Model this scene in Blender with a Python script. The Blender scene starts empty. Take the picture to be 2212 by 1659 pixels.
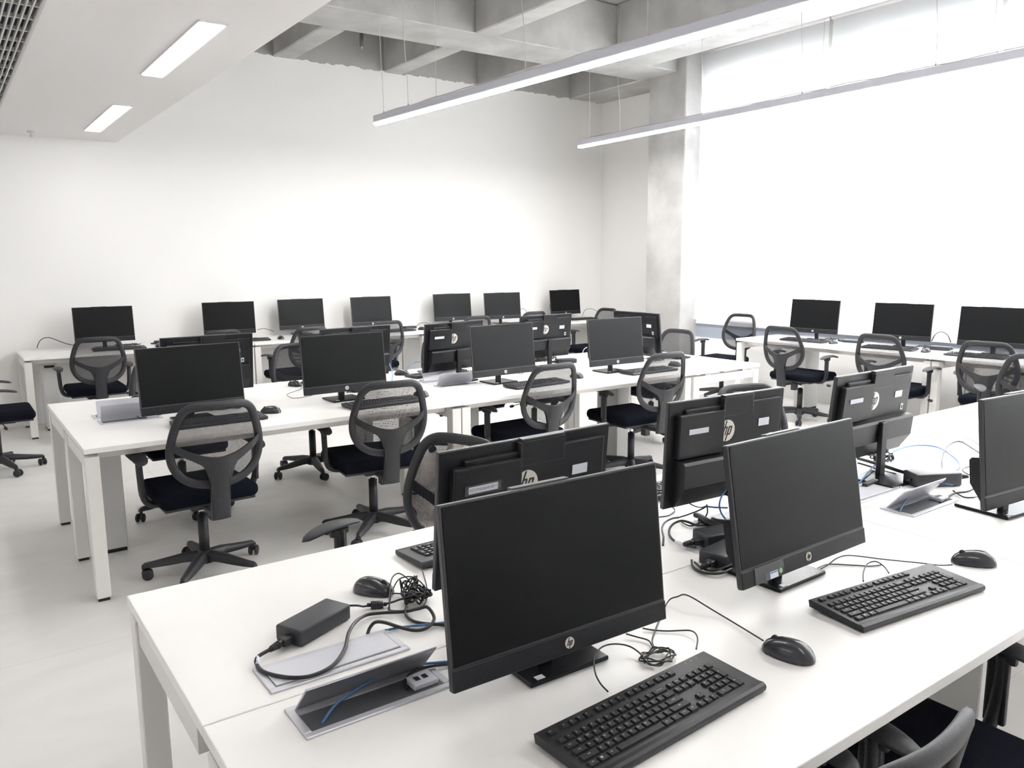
import bpy, bmesh, math, random
from mathutils import Vector, Matrix
random.seed(7)
S = bpy.context.scene
COL = S.collection
PI = math.pi
R = math.radians

# ------------------------------------------------------------ camera
F = 1720.0; CX = 1106.0; CY = 829.5; HC = 1.6
def cam_axes(yaw, pitch, roll):
    cy, sy, cp, sp = math.cos(yaw), math.sin(yaw), math.cos(pitch), math.sin(pitch)
    fw = Vector((sy*cp, cy*cp, -sp)); r = Vector((cy, -sy, 0)); u = r.cross(fw)
    c, s = math.cos(roll), math.sin(roll)
    return r*c + u*s, u*c - r*s, fw
CR, CU, CF = cam_axes(R(35.625), R(8.895), R(-0.376))
cd = bpy.data.cameras.new('camera'); cam = bpy.data.objects.new('camera', cd); COL.objects.link(cam)
cam.matrix_world = Matrix(((CR.x, CU.x, -CF.x, 0), (CR.y, CU.y, -CF.y, 0), (CR.z, CU.z, -CF.z, HC), (0, 0, 0, 1)))
cd.sensor_width = 36; cd.lens = F/2212*36; cd.clip_start = 0.05
S.camera = cam
def at(x, y, z=None, X=None, Y=None):
    """point of the place seen at a photo pixel, on a plane of known height or distance"""
    d = CR*((x-CX)/F) - CU*((y-CY)/F) + CF; o = Vector((0, 0, HC))
    t = (z-HC)/d.z if z is not None else (X/d.x if X is not None else Y/d.y)
    return o + d*t

# ------------------------------------------------------------ world, exposure
w = bpy.data.worlds.new('world'); S.world = w; w.use_nodes = True
bg = w.node_tree.nodes['Background']; bg.inputs[0].default_value = (1.0, 0.985, 0.965, 1); bg.inputs[1].default_value = 8.0
S.view_settings.view_transform = 'Standard'; S.view_settings.look = 'None'
S.view_settings.gamma = 1; S.view_settings.use_curve_mapping = False
S.view_settings.exposure = 1.46
LAMP = 52.0

# ------------------------------------------------------------ materials
def mat(name, col, rough=0.5, metal=0.0, spec=0.5, noise=None, bump=None, emit=None, coat=0):
    m = bpy.data.materials.new(name); m.use_nodes = True; nt = m.node_tree; b = nt.nodes['Principled BSDF']
    b.inputs['Base Color'].default_value = (*col, 1); b.inputs['Roughness'].default_value = rough
    b.inputs['Metallic'].default_value = metal; b.inputs['Specular IOR Level'].default_value = spec
    b.inputs['Coat Weight'].default_value = coat
    tc = nt.nodes.new('ShaderNodeTexCoord')
    if noise:
        sc, col2, det = noise
        n = nt.nodes.new('ShaderNodeTexNoise'); n.inputs['Scale'].default_value = sc; n.inputs['Detail'].default_value = det
        rp = nt.nodes.new('ShaderNodeValToRGB'); rp.color_ramp.elements[0].position = 0.35; rp.color_ramp.elements[1].position = 0.68
        rp.color_ramp.elements[0].color = (*col, 1); rp.color_ramp.elements[1].color = (*col2, 1)
        nt.links.new(tc.outputs['Object'], n.inputs['Vector']); nt.links.new(n.outputs['Fac'], rp.inputs[0]); nt.links.new(rp.outputs[0], b.inputs['Base Color'])
    if bump:
        sc, st = bump
        n = nt.nodes.new('ShaderNodeTexNoise'); n.inputs['Scale'].default_value = sc; n.inputs['Detail'].default_value = 4
        bp = nt.nodes.new('ShaderNodeBump'); bp.inputs['Strength'].default_value = st; bp.inputs['Distance'].default_value = 0.01
        nt.links.new(tc.outputs['Object'], n.inputs['Vector']); nt.links.new(n.outputs['Fac'], bp.inputs['Height']); nt.links.new(bp.outputs[0], b.inputs['Normal'])
    if emit:
        b.inputs['Emission Color'].default_value = (*emit[0], 1); b.inputs['Emission Strength'].default_value = emit[1]
    return m
M = {}
M['wall'] = mat('wall_paint', (.86, .85, .835), .55, noise=(1.2, (.875, .865, .85), 3), bump=(60, .03))
M['soffit'] = mat('ceiling_paint', (.80, .785, .785), .6)
M['desk'] = mat('white_laminate', (.885, .87, .85), .33, noise=(6, (.90, .885, .865), 3), bump=(400, .02))
M['leg'] = mat('white_powder_coat', (.80, .785, .755), .45)
M['duct'] = mat('pale_grey_sheet', (.66, .655, .645), .5)
M['plastic'] = mat('black_plastic', (.016, .017, .020), .42, noise=(220, (.025, .026, .030), 2), bump=(500, .08))
M['chairp'] = mat('charcoal_plastic', (.016, .017, .021), .46, noise=(160, (.025, .026, .031), 2), bump=(420, .12))
M['fabric'] = mat('black_fabric', (.006, .007, .012), .95, spec=.05, noise=(300, (.010, .012, .019), 2), bump=(700, .3))
M['case'] = mat('black_case', (.010, .011, .014), .40, spec=.35, noise=(260, (.016, .017, .020), 2), bump=(600, .06))
M['mouse'] = mat('glossy_charcoal', (.035, .037, .045), .22, coat=.3)
M['brick'] = mat('slate_plastic', (.030, .033, .040), .42, bump=(500, .05))
M['edge'] = mat('dark_grey_bezel', (.055, .055, .062), .35)
M['screen'] = mat('dark_screen', (.005, .0057, .0064), .36, spec=.20)
M['gloss'] = mat('glossy_black', (.010, .011, .013), .22, spec=.25)
M['key'] = mat('keycap_black', (.024, .025, .028), .5, spec=.35)
M['legend'] = mat('key_legend', (.55, .56, .58), .6)
M['silver'] = mat('silver_badge', (.74, .70, .64), .35, metal=.35)
M['ink'] = mat('dark_ink', (.02, .02, .02), .6)
M['grip'] = mat('faded_ink', (.30, .30, .32), .7)
M['label'] = mat('white_label', (.72, .74, .80), .5)
M['tape'] = mat('clear_tape', (.07, .072, .075), .2)
M['blue'] = mat('blue_cable', (.085, .20, .42), .45)
M['cable'] = mat('black_cable', (.022, .022, .027), .4)
M['chrome'] = mat('chrome', (.7, .7, .72), .2, metal=1)
M['alu'] = mat('silver_aluminium', (.62, .62, .66), .38, metal=.35)
M['flap'] = mat('pale_lid', (.66, .66, .71), .35, metal=.15)
M['lidback'] = mat('brushed_lid_underside', (.42, .42, .45), .28, metal=.75)
M['well'] = mat('dark_well', (.10, .105, .115), .5)
M['conc'] = mat('concrete', (.40, .395, .385), .85, noise=(2.6, (.52, .515, .505), 9), bump=(18, .35))
M['housing'] = mat('lamp_housing', (.60, .60, .66), .45)
M['lamp'] = mat('lamp_diffuser', (.9, .9, .95), .5, emit=((1.0, .985, .965), LAMP))
M['side'] = mat('lamp_diffuser_side', (.9, .9, .95), .5, emit=((1.0, .99, .99), LAMP*.07))
M['down'] = mat('recessed_diffuser', (.9, .9, .95), .5, emit=((1.0, .985, .97), LAMP*.13))
M['frame'] = mat('window_frame_metal', (.34, .37, .44), .45)
M['grille'] = mat('grille_bars', (.62, .61, .60), .5)
M['void'] = mat('grille_void', (.05, .055, .07), .8)
M['green'] = mat('green_sticker', (.35, .55, .25), .5)
M['glass'] = mat('window_glass', (1, 1, 1), .02)
g = M['glass'].node_tree; g.nodes['Principled BSDF'].inputs['Transmission Weight'].default_value = 1.0; g.nodes['Principled BSDF'].inputs['IOR'].default_value = 1.02

def floor_mat():
    m = mat('floor_vinyl', (.62, .605, .585), .40, spec=.45); nt = m.node_tree; b = nt.nodes['Principled BSDF']
    tc = nt.nodes.new('ShaderNodeTexCoord'); mp = nt.nodes.new('ShaderNodeMapping'); mp.inputs['Scale'].default_value = (.9, 2.2, 1)
    n = nt.nodes.new('ShaderNodeTexNoise'); n.inputs['Scale'].default_value = 1.6; n.inputs['Detail'].default_value = 8; n.inputs['Distortion'].default_value = 1.2
    rp = nt.nodes.new('ShaderNodeValToRGB'); rp.color_ramp.elements[0].position = .3; rp.color_ramp.elements[1].position = .7
    rp.color_ramp.elements[0].color = (.70, .68, .655, 1); rp.color_ramp.elements[1].color = (.76, .75, .735, 1)
    br = nt.nodes.new('ShaderNodeTexBrick'); br.inputs['Scale'].default_value = 1.0; br.offset = 0
    br.inputs['Brick Width'].default_value = 1.2; br.inputs['Row Height'].default_value = 1.2; br.inputs['Mortar Size'].default_value = .0022
    br.inputs['Color1'].default_value = (1, 1, 1, 1); br.inputs['Color2'].default_value = (1, 1, 1, 1); br.inputs['Mortar'].default_value = (.86, .85, .84, 1)
    mx = nt.nodes.new('ShaderNodeMix'); mx.data_type = 'RGBA'; mx.blend_type = 'MULTIPLY'; mx.inputs[0].default_value = 1
    nt.links.new(tc.outputs['Object'], mp.inputs[0]); nt.links.new(mp.outputs[0], n.inputs['Vector']); nt.links.new(n.outputs['Fac'], rp.inputs[0])
    nt.links.new(tc.outputs['Object'], br.inputs['Vector']); nt.links.new(rp.outputs[0], mx.inputs[6]); nt.links.new(br.outputs['Color'], mx.inputs[7])
    nt.links.new(mx.outputs[2], b.inputs['Base Color']); return m
M['floor'] = floor_mat()

def ragged_mat():
    """white paint that stops in a ragged line below bare concrete"""
    m = mat('painted_wall_with_bare_top', (.8, .79, .775), .6); nt = m.node_tree; b = nt.nodes['Principled BSDF']
    tc = nt.nodes.new('ShaderNodeTexCoord'); sx = nt.nodes.new('ShaderNodeSeparateXYZ')
    n = nt.nodes.new('ShaderNodeTexNoise'); n.inputs['Scale'].default_value = 9; n.inputs['Detail'].default_value = 8
    n2 = nt.nodes.new('ShaderNodeTexNoise'); n2.inputs['Scale'].default_value = 3; n2.inputs['Detail'].default_value = 9
    ad = nt.nodes.new('ShaderNodeMath'); ad.operation = 'MULTIPLY_ADD'; ad.inputs[1].default_value = .10
    gt = nt.nodes.new('ShaderNodeMath'); gt.operation = 'GREATER_THAN'; gt.inputs[1].default_value = 3.91
    rp = nt.nodes.new('ShaderNodeValToRGB'); rp.color_ramp.elements[0].color = (.34, .335, .32, 1); rp.color_ramp.elements[1].color = (.50, .495, .48, 1)
    mx = nt.nodes.new('ShaderNodeMix'); mx.data_type = 'RGBA'; mx.inputs[6].default_value = (.865, .855, .84, 1)
    nt.links.new(tc.outputs['Object'], sx.inputs[0]); nt.links.new(tc.outputs['Object'], n.inputs['Vector']); nt.links.new(tc.outputs['Object'], n2.inputs['Vector'])
    nt.links.new(n.outputs['Fac'], ad.inputs[0]); nt.links.new(sx.outputs[2], ad.inputs[2]); nt.links.new(ad.outputs[0], gt.inputs[0])
    nt.links.new(gt.outputs[0], mx.inputs[0]); nt.links.new(n2.outputs['Fac'], rp.inputs[0]); nt.links.new(rp.outputs[0], mx.inputs[7]); nt.links.new(mx.outputs[2], b.inputs['Base Color'])
    return m
M['ragged'] = ragged_mat()

def blind_mat():
    m = bpy.data.materials.new('roller_blind_cloth'); m.use_nodes = True; nt = m.node_tree; nt.nodes.clear()
    o = nt.nodes.new('ShaderNodeOutputMaterial'); d = nt.nodes.new('ShaderNodeBsdfDiffuse'); t = nt.nodes.new('ShaderNodeBsdfTranslucent'); mx = nt.nodes.new('ShaderNodeMixShader')
    tc = nt.nodes.new('ShaderNodeTexCoord'); n = nt.nodes.new('ShaderNodeTexNoise'); n.inputs['Scale'].default_value = 90
    rp = nt.nodes.new('ShaderNodeValToRGB'); rp.color_ramp.elements[0].color = (.80, .80, .80, 1); rp.color_ramp.elements[1].color = (.86, .86, .86, 1)
    nt.links.new(tc.outputs['Object'], n.inputs['Vector']); nt.links.new(n.outputs['Fac'], rp.inputs[0]); nt.links.new(rp.outputs[0], d.inputs[0])
    t.inputs[0].default_value = (.78, .80, .82, 1); mx.inputs[0].default_value = .55
    nt.links.new(d.outputs[0], mx.inputs[1]); nt.links.new(t.outputs[0], mx.inputs[2]); nt.links.new(mx.outputs[0], o.inputs[0]); return m
M['blind'] = blind_mat()

def mesh_mat():
    """woven chair mesh: dark threads with real gaps, laid along the cloth's own UVs"""
    m = bpy.data.materials.new('chair_mesh_cloth'); m.use_nodes = True; nt = m.node_tree; nt.nodes.clear()
    o = nt.nodes.new('ShaderNodeOutputMaterial'); d = nt.nodes.new('ShaderNodeBsdfDiffuse'); d.inputs[0].default_value = (.03, .031, .036, 1)
    tr = nt.nodes.new('ShaderNodeBsdfTransparent'); mx = nt.nodes.new('ShaderNodeMixShader'); tc = nt.nodes.new('ShaderNodeTexCoord')
    mp = nt.nodes.new('ShaderNodeMapping'); mp.inputs['Rotation'].default_value = (0, R(45), 0)
    sx = nt.nodes.new('ShaderNodeSeparateXYZ'); nt.links.new(tc.outputs['Object'], mp.inputs[0]); nt.links.new(mp.outputs[0], sx.inputs[0])
    outs = []
    for ax, per in ((0, .0042), (2, .0050)):
        a = nt.nodes.new('ShaderNodeMath'); a.operation = 'MULTIPLY'; a.inputs[1].default_value = 1/per
        f = nt.nodes.new('ShaderNodeMath'); f.operation = 'FRACT'; l = nt.nodes.new('ShaderNodeMath'); l.operation = 'GREATER_THAN'; l.inputs[1].default_value = .40
        nt.links.new(sx.outputs[ax], a.inputs[0]); nt.links.new(a.outputs[0], f.inputs[0]); nt.links.new(f.outputs[0], l.inputs[0]); outs.append(l)
    mu = nt.nodes.new('ShaderNodeMath'); mu.operation = 'MULTIPLY'; nt.links.new(outs[0].outputs[0], mu.inputs[0]); nt.links.new(outs[1].outputs[0], mu.inputs[1])
    nt.links.new(mu.outputs[0], mx.inputs[0]); nt.links.new(d.outputs[0], mx.inputs[1]); nt.links.new(tr.outputs[0], mx.inputs[2]); nt.links.new(mx.outputs[0], o.inputs[0]); return m
M['mesh'] = mesh_mat()

# ------------------------------------------------------------ mesh helpers
def T(x=0, y=0, z=0): return Matrix.Translation((x, y, z))
def RX(a): return Matrix.Rotation(a, 4, 'X')
def RY(a): return Matrix.Rotation(a, 4, 'Y')
def RZ(a): return Matrix.Rotation(a, 4, 'Z')
class MB:
    def __init__(s): s.v = []; s.f = []; s.m = []; s.mats = []; s.smooth = []
    def mi(s, m):
        if m not in s.mats: s.mats.append(m)
        return s.mats.index(m)
    def add(s, vs, fs, m, mx=None, sm=False):
        o = len(s.v)
        for v in vs: s.v.append(tuple(mx @ Vector(v)) if mx is not None else tuple(v))
        k = s.mi(m)
        for f in fs: s.f.append(tuple(i+o for i in f)); s.m.append(k); s.smooth.append(sm)
        return s
    def box(s, c, d, m, mx=None, bev=0, seg=2, sm=None):
        bm = bmesh.new(); bmesh.ops.create_cube(bm, size=1)
        for v in bm.verts: v.co = Vector((v.co.x*d[0], v.co.y*d[1], v.co.z*d[2]))
        if bev: bmesh.ops.bevel(bm, geom=bm.edges[:], offset=bev, segments=seg, profile=.5, affect='EDGES')
        for v in bm.verts: v.co += Vector(c)
        bm.verts.index_update()
        s.add([v.co[:] for v in bm.verts], [[v.index for v in f.verts] for f in bm.faces], m, mx, bool(bev and seg > 2) if sm is None else sm); bm.free(); return s
    def tube(s, pts, r, m, n=8, mx=None, cap=True):
        """round tube along a polyline"""
        P = [Vector(p) for p in pts]; vs = []; fs = []; pn = None
        for i, p in enumerate(P):
            t = (P[min(i+1, len(P)-1)] - P[max(i-1, 0)])
            t = t.normalized() if t.length > 1e-9 else Vector((0, 0, 1))
            if pn is None:
                a = Vector((0, 0, 1)) if abs(t.z) < .9 else Vector((1, 0, 0)); pn = t.cross(a).normalized()
            else:
                pn = pn - t*pn.dot(t); pn = pn.normalized() if pn.length > 1e-6 else t.orthogonal().normalized()
            b = t.cross(pn); rr = r[i] if isinstance(r, (list, tuple)) else r
            for k in range(n):
                a = 2*PI*k/n; vs.append(p + (pn*math.cos(a) + b*math.sin(a))*rr)
        for i in range(len(P)-1):
            for k in range(n):
                k2 = (k+1) % n; fs.append((i*n+k, i*n+k2, (i+1)*n+k2, (i+1)*n+k))
        if cap: fs.append(tuple(range(n-1, -1, -1))); fs.append(tuple((len(P)-1)*n+k for k in range(n)))
        s.add(vs, fs, m, mx, True); return s
    def cyl(s, a, b, r, m, n=20, mx=None, r2=None): return s.tube([a, b], [r, r if r2 is None else r2], m, n, mx)
    def ring(s, pts, wn, wt, nrm, m, mx=None):
        """closed loop with an oval section: wn across the plane, wt in it"""
        P = [Vector(p) for p in pts]; N = len(P); vs = []; fs = []; k = 10
        for i, p in enumerate(P):
            t = (P[(i+1) % N]-P[i-1]).normalized(); nn = (nrm - t*nrm.dot(t)).normalized(); b = t.cross(nn)
            for j in range(k):
                a = 2*PI*j/k; ca, sa = math.cos(a), math.sin(a)
                vs.append(p + nn*wn*ca + b*wt*sa)
        for i in range(N):
            for j in range(k): fs.append((i*k+j, i*k+(j+1) % k, ((i+1) % N)*k+(j+1) % k, ((i+1) % N)*k+j))
        s.add(vs, fs, m, mx, True); return s
    def prism(s, poly, z0, z1, m, mx=None):
        n = len(poly); vs = [(x, y, z0) for x, y in poly]+[(x, y, z1) for x, y in poly]
        fs = [tuple(range(n-1, -1, -1)), tuple(range(n, 2*n))]+[(i, (i+1) % n, (i+1) % n+n, i+n) for i in range(n)]
        s.add(vs, fs, m, mx); return s
    def grid(s, G, m, mx=None, sm=True):
        a = len(G); b = len(G[0]); vs = [p for r_ in G for p in r_]
        fs = [(i*b+j, i*b+j+1, (i+1)*b+j+1, (i+1)*b+j) for i in range(a-1) for j in range(b-1)]
        s.add(vs, fs, m, mx, sm); return s
    def build(s, name, parent=None, loc=None):
        me = bpy.data.meshes.new(name); me.from_pydata(s.v, [], s.f)
        for m in s.mats: me.materials.append(m)
        me.polygons.foreach_set('material_index', s.m); me.polygons.foreach_set('use_smooth', s.smooth)
        bm = bmesh.new(); bm.from_mesh(me); bmesh.ops.recalc_face_normals(bm, faces=bm.faces[:]); bm.to_mesh(me); bm.free()
        me.update()
        o = bpy.data.objects.new(name, me); COL.objects.link(o)
        if parent: o.parent = parent
        if loc: o.location = loc
        return o
def spline(P, n=8, closed=False):
    P = [Vector(p) for p in P]; out = []; N = len(P)
    rng = range(N) if closed else range(N-1)
    for i in rng:
        if closed: a, b, c, d = P[i-1], P[i], P[(i+1) % N], P[(i+2) % N]
        else: a, b, c, d = P[max(i-1, 0)], P[i], P[i+1], P[min(i+2, N-1)]
        for k in range(n):
            t = k/n; out.append(.5*((2*b)+(c-a)*t+(2*a-5*b+4*c-d)*t*t+(3*b-a-3*c+d)*t**3))
    if not closed: out.append(P[-1])
    return out
def tag(o, label, cat, group=None, kind=None):
    o['label'] = label; o['category'] = cat
    if group: o['group'] = group
    if kind: o['kind'] = kind
    return o
def struct(name, mb, label=None):
    o = mb.build(name) if isinstance(mb, MB) else mb
    o['kind'] = 'structure'
    if label: o['label'] = label
    return o
def empty(name, loc=(0, 0, 0), rz=0):
    o = bpy.data.objects.new(name, None); COL.objects.link(o); o.empty_display_size = .1
    o.location = loc; o.rotation_euler = (0, 0, rz); return o
KIDS = {}
def kids(o):
    if not KIDS or len(KIDS.get('_n', [])) != len(COL.objects):
        KIDS.clear()
        for q in COL.objects:
            if q.parent: KIDS.setdefault(q.parent.name, []).append(q)
        KIDS['_n'] = list(COL.objects)
    return KIDS.get(o.name, [])
def copy_tree(o, parent=None):
    ch = list(kids(o)); c = o.copy(); COL.objects.link(c); c.parent = parent
    for k in ch: copy_tree(k, c)
    return c
def copies(proto, spots):
    """spots: (x, y, z, yaw, label); the first moves the prototype, the others are copies of it and its parts"""
    tree = [(proto, None)]; 
    def snap(o): return (o, [snap(k) for k in kids(o)])
    t = snap(proto)
    def rep(n, par):
        c = n[0].copy(); COL.objects.link(c); c.parent = par
        for k in n[1]: rep(k, c)
        return c
    out = []
    for i, (x, y, z, yaw, lab) in enumerate(spots):
        o = proto if i == 0 else rep(t, None)
        out.append(o)
    for o, (x, y, z, yaw, lab) in zip(out, spots):
        o.location = (x, y, z); o.rotation_euler = (0, 0, R(yaw)); o['label'] = lab
    return out
def text_polys(txt, size):
    cu = bpy.data.curves.new('t', 'FONT'); cu.body = txt; cu.size = size; cu.align_x = 'CENTER'; cu.align_y = 'CENTER'; cu.resolution_u = 2
    o = bpy.data.objects.new('t', cu); COL.objects.link(o); dg = bpy.context.evaluated_depsgraph_get()
    me = bpy.data.meshes.new_from_object(o.evaluated_get(dg)); vs = [v.co[:] for v in me.vertices]; fs = [tuple(p.vertices) for p in me.polygons]
    bpy.data.objects.remove(o); bpy.data.curves.remove(cu); bpy.data.meshes.remove(me); return vs, fs

# ------------------------------------------------------------ the room
WX = 7.85      # inner face of the window wall
BY = 9.12      # back wall
X0, Y0, ZT = -3.6, -3.2, 4.45
struct('floor', MB().box(((X0+8.6)/2, (Y0+BY+.2)/2, -.05), (8.6-X0, BY+.2-Y0, .1), M['floor']))
struct('wall_back', MB().box(((X0+8.6)/2, BY+.1, ZT/2), (8.6-X0, .2, ZT), M['ragged']))
struct('wall_left', MB().box((X0-.1, (Y0+BY)/2, ZT/2), (.2, BY-Y0, ZT), M['wall']))
struct('wall_front', MB().box(((X0+8.6)/2, Y0-.1, ZT/2), (8.6-X0, .2, ZT), M['wall']))
# white return wall in the corner, past the column
struct('wall_right', MB().box((8.35, (7.57+BY)/2, ZT/2), (.3, BY-7.57, ZT), M['ragged']))
struct('ceiling', MB().box(((X0+8.6)/2, (Y0+BY+.2)/2, ZT+.1), (8.6-X0, BY+.2-Y0, .2), M['conc']), 'bare concrete slab above the beams')
# lowered white ceiling on the left
SX = 1.625; SZ = 2.8
sb = MB()
sb.box(((X0+.0)/2, (Y0+BY)/2, SZ+.06), (0-X0, BY-Y0, .12), M['soffit'])
sb.box(((.54+SX)/2, (Y0+BY)/2, SZ+.06), (SX-.54, BY-Y0, .12), M['soffit'])
sb.box((.27, (8.72+BY)/2, SZ+.06), (.54, BY-8.72, .12), M['soffit'])
sb.box((.27, (Y0-2.5)/2, SZ+.06), (.54, -2.5-Y0, .12), M['soffit'])
sb.box((SX-.03, (Y0+BY)/2, (SZ+ZT)/2+.06), (.06, BY-Y0, ZT-SZ-.12), M['soffit'])
struct('ceiling', sb, 'lowered smooth white ceiling')
# beams
def beam(x0, x1, y0, y1, z0, z1, i):
    struct('trim_%d' % i, MB().box(((x0+x1)/2, (y0+y1)/2, (z0+z1)/2), (x1-x0, y1-y0, z1-z0), M['conc'], bev=.012, seg=1), 'bare concrete ceiling beam')
BZ = 3.85
beam(SX, 7.6, 7.09, 7.72, BZ, ZT, 1)
k = 2
for bx in (3.29, 4.65, 6.0): beam(bx, bx+.25, 7.72, BY, BZ, ZT, k); k += 1
beam(7.58, 8.5, 7.57, BY, BZ, ZT, k); k += 1
beam(4.65, 4.9, 2.6, 7.09, BZ, ZT, k); k += 1
beam(SX, 6.57, 2.0, 2.6, BZ, ZT, k); k += 1
beam(6.57, 7.12, Y0, 7.09, BZ, ZT, k); k += 1
beam(7.9, 8.5, Y0, 6.95, 4.2, ZT, k); k += 1
# column: plain concrete, and the jamb beside the window
cm = MB(); cm.box((8.0, (6.95+7.57)/2, ZT/2), (.8, .62, ZT), M['conc'], bev=.01, seg=1)
struct('trim_%d' % k, cm, 'concrete column in the corner'); k += 1
# window wall: low white wall, concrete head, metal frames
ww = MB()
ww.box((WX+.2, (Y0+6.95)/2, .30), (.3, 6.95-Y0, .60), M['wall'])
struct('wall_window', ww, 'low white wall under the blinds')
struct('trim_%d' % k, MB().box((WX+.17, (Y0+6.95)/2, .72), (.22, 6.95-Y0, .24), M['frame']), 'grey metal window sill'); k += 1
struct('trim_%d' % k, MB().box((WX+.30, (Y0+6.95)/2, 3.98), (.25, 6.95-Y0, .46), M['conc']), 'concrete lintel above the window'); k += 1
edges = [6.93, 5.215, 3.5, 1.75, 0.0, -1.75, -3.15]
for i in range(len(edges)-1):
    a, b = edges[i], edges[i+1]; fm = MB(); X = WX+.30
    for yy in (a-.03, b+.03): fm.box((X, yy, 2.23), (.08, .06, 3.04), M['frame'])
    for zz in (.74, 3.72): fm.box((X, (a+b)/2, zz), (.08, a-b-.12, .06), M['frame'])
    fm.box((X, (a+b)/2, 2.75), (.05, a-b-.12, .05), M['frame'])
    f = struct('window_%d' % (i+1), fm)
    g_ = MB().box((X, (a+b)/2, 2.23), (.008, a-b-.12, 2.92), M['glass']).build('pane', f)
# roller blinds
BG = 'roller blinds over the tall windows'
for i, (a, b, lab, bot) in enumerate([(6.94, 5.235, 'white roller blind nearest the concrete column', .79),
                                 (5.195, 3.53, 'white roller blind second from the concrete column', .79),
                                 (3.49, 1.77, 'white roller blind at the right edge of the photo', .79),
                                 (1.73, .02, 'white roller blind past the right edge, fourth from the column', .79),
                                 (-.02, -1.73, 'white roller blind past the right edge, fifth from the column', .79),
                                 (-1.77, -3.15, 'white roller blind past the right edge, farthest from the column', .79)]):
    e = empty('roller_blind', (WX+.04, (a+b)/2, 4.07)); tag(e, lab, 'blind', BG)
    L = a-b
    MB().box((0, 0, (bot-4.07)/2), (.0015, L, 4.07-bot), M['blind']).build('blind_cloth', e)
    MB().cyl((-.02, -L/2, .01), (-.02, L/2, .01), .026, M['soffit'], 16).build('roller_tube', e)
    MB().box((0, 0, bot-4.07), (.014, L, .03), M['soffit']).build('bottom_bar', e)
    MB().tube([(-.045, -L/2+.03, .0), (-.045, -L/2+.03, -1.6), (-.045, -L/2+.03, -3.0)], .0022, M['alu'], 5).build('pull_chain', e)

# ceiling grille in the lowered ceiling
ge = empty('ceiling_grille', (.27, 3.1, SZ)); tag(ge, 'long slatted air grille set in the lowered white ceiling', 'air vent')
gl = MB()
for i in range(19): gl.box((-.258+i*.0287, 0, .012), (.007, 11.2, .024), M['grille'])
gl.build('slats', ge)
gc = MB()
for i in range(45): gc.box((0, -5.5+i*.25, .016), (.52, .014, .02), M['grille'])
gc.build('cross_bars', ge)
gf = MB(); 
for s_ in (-1, 1): gf.box((s_*.265, 0, .012), (.012, 11.22, .03), M['grille'])
for s_ in (-1, 1): gf.box((0, s_*5.61, .012), (.52, .012, .03), M['grille'])
gf.build('rim', ge)
MB().box((0, 0, .09), (.52, 11.2, .02), M['void']).build('duct_back', ge)

# recessed lights
RG = 'recessed lights in the lowered white ceiling'
def recessed(x, y0, y1, lab, skew=0):
    e = empty('recessed_light', (x, (y0+y1)/2, SZ), skew); tag(e, lab, 'ceiling light', RG); L = y1-y0
    MB().box((0, 0, -.004), (.125, L, .016), M['down'], bev=.004, seg=2).build('diffuser', e)
    rim = MB()
    for s_ in (-1, 1): rim.box((s_*.068, 0, -.003), (.012, L+.02, .010), M['soffit'])
    for s_ in (-1, 1): rim.box((0, s_*(L/2+.006), -.003), (.136, .012, .010), M['soffit'])
    rim.build('rim', e)
recessed(1.27, 4.36, 5.76, 'larger bright recessed light near the top of the lowered ceiling')
recessed(1.305, 6.97, 8.42, 'smaller bright recessed light closest to the back wall')
recessed(1.27, 1.75, 3.15, 'recessed light overhead, out of the picture, third from the back wall')
recessed(1.27, -.9, .5, 'recessed light above the front of the room, out of the picture')
for y_, l_ in ((6.0, 'added recessed light left of the picture near the back wall'), (3.4, 'added recessed light left of the picture, middle one'), (.8, 'added recessed light left of the picture near the front')):
    recessed(-1.6, y_, y_+1.4, l_)  # unseen second row, added to light the enclosed area around the camera

# pendants
PG = 'long pendant light bars'
def pendant(a, b, lab, wires):
    a = Vector(a); b = Vector(b); L = (b-a).length; ang = math.atan2(b.y-a.y, b.x-a.x)
    e = empty('pendant_light', a, ang); tag(e, lab, 'pendant light', PG)
    MB().box((L/2, 0, .045), (L, .068, .066), M['housing'], bev=.006, seg=2).build('housing', e)
    mb = MB(); mb.box((L/2, 0, .001), (L-.004, .062, .024), M['side'], bev=.006, seg=2); mb.box((L/2, 0, -.0115), (L-.012, .054, .002), M['lamp']); mb.build('diffuser', e)
    for wx in wires:
        mb = MB(); j = random.uniform(-.02, .02)
        mb.tube(spline([(wx, 0, .07), (wx-.004, j*.3, .35), (wx-.015+j, j, .8), (wx-.02, 0, 1.45)], 5), .0028, M['grille'], 5)
        mb.cyl((wx, 0, .07), (wx, 0, .10), .008, M['grille'], 8); mb.build('hanging_wire', e)
    mb = MB(); P = []
    for i in range(0, 28): P.append((.12+i*(L-.3)/27, .01*math.sin(i), .083+.012*abs(math.sin(i*1.7))))
    mb.tube(spline(P, 3), .004, M['grille'], 5).build('top_cable', e)
PZ = 2.95
pendant((3.74, 7.53, PZ), (4.16, -.6, PZ), 'long bright pendant bar hanging nearest the camera', (.16, .62, 1.1, 2.35, 3.6, 5.0, 6.8))
pendant((6.54, 7.68, PZ), (6.17, -.6, PZ), 'long bright pendant bar hanging closer to the window blinds', (.2, .75, 2.0, 3.2, 4.4, 5.6, 7.0))

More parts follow.
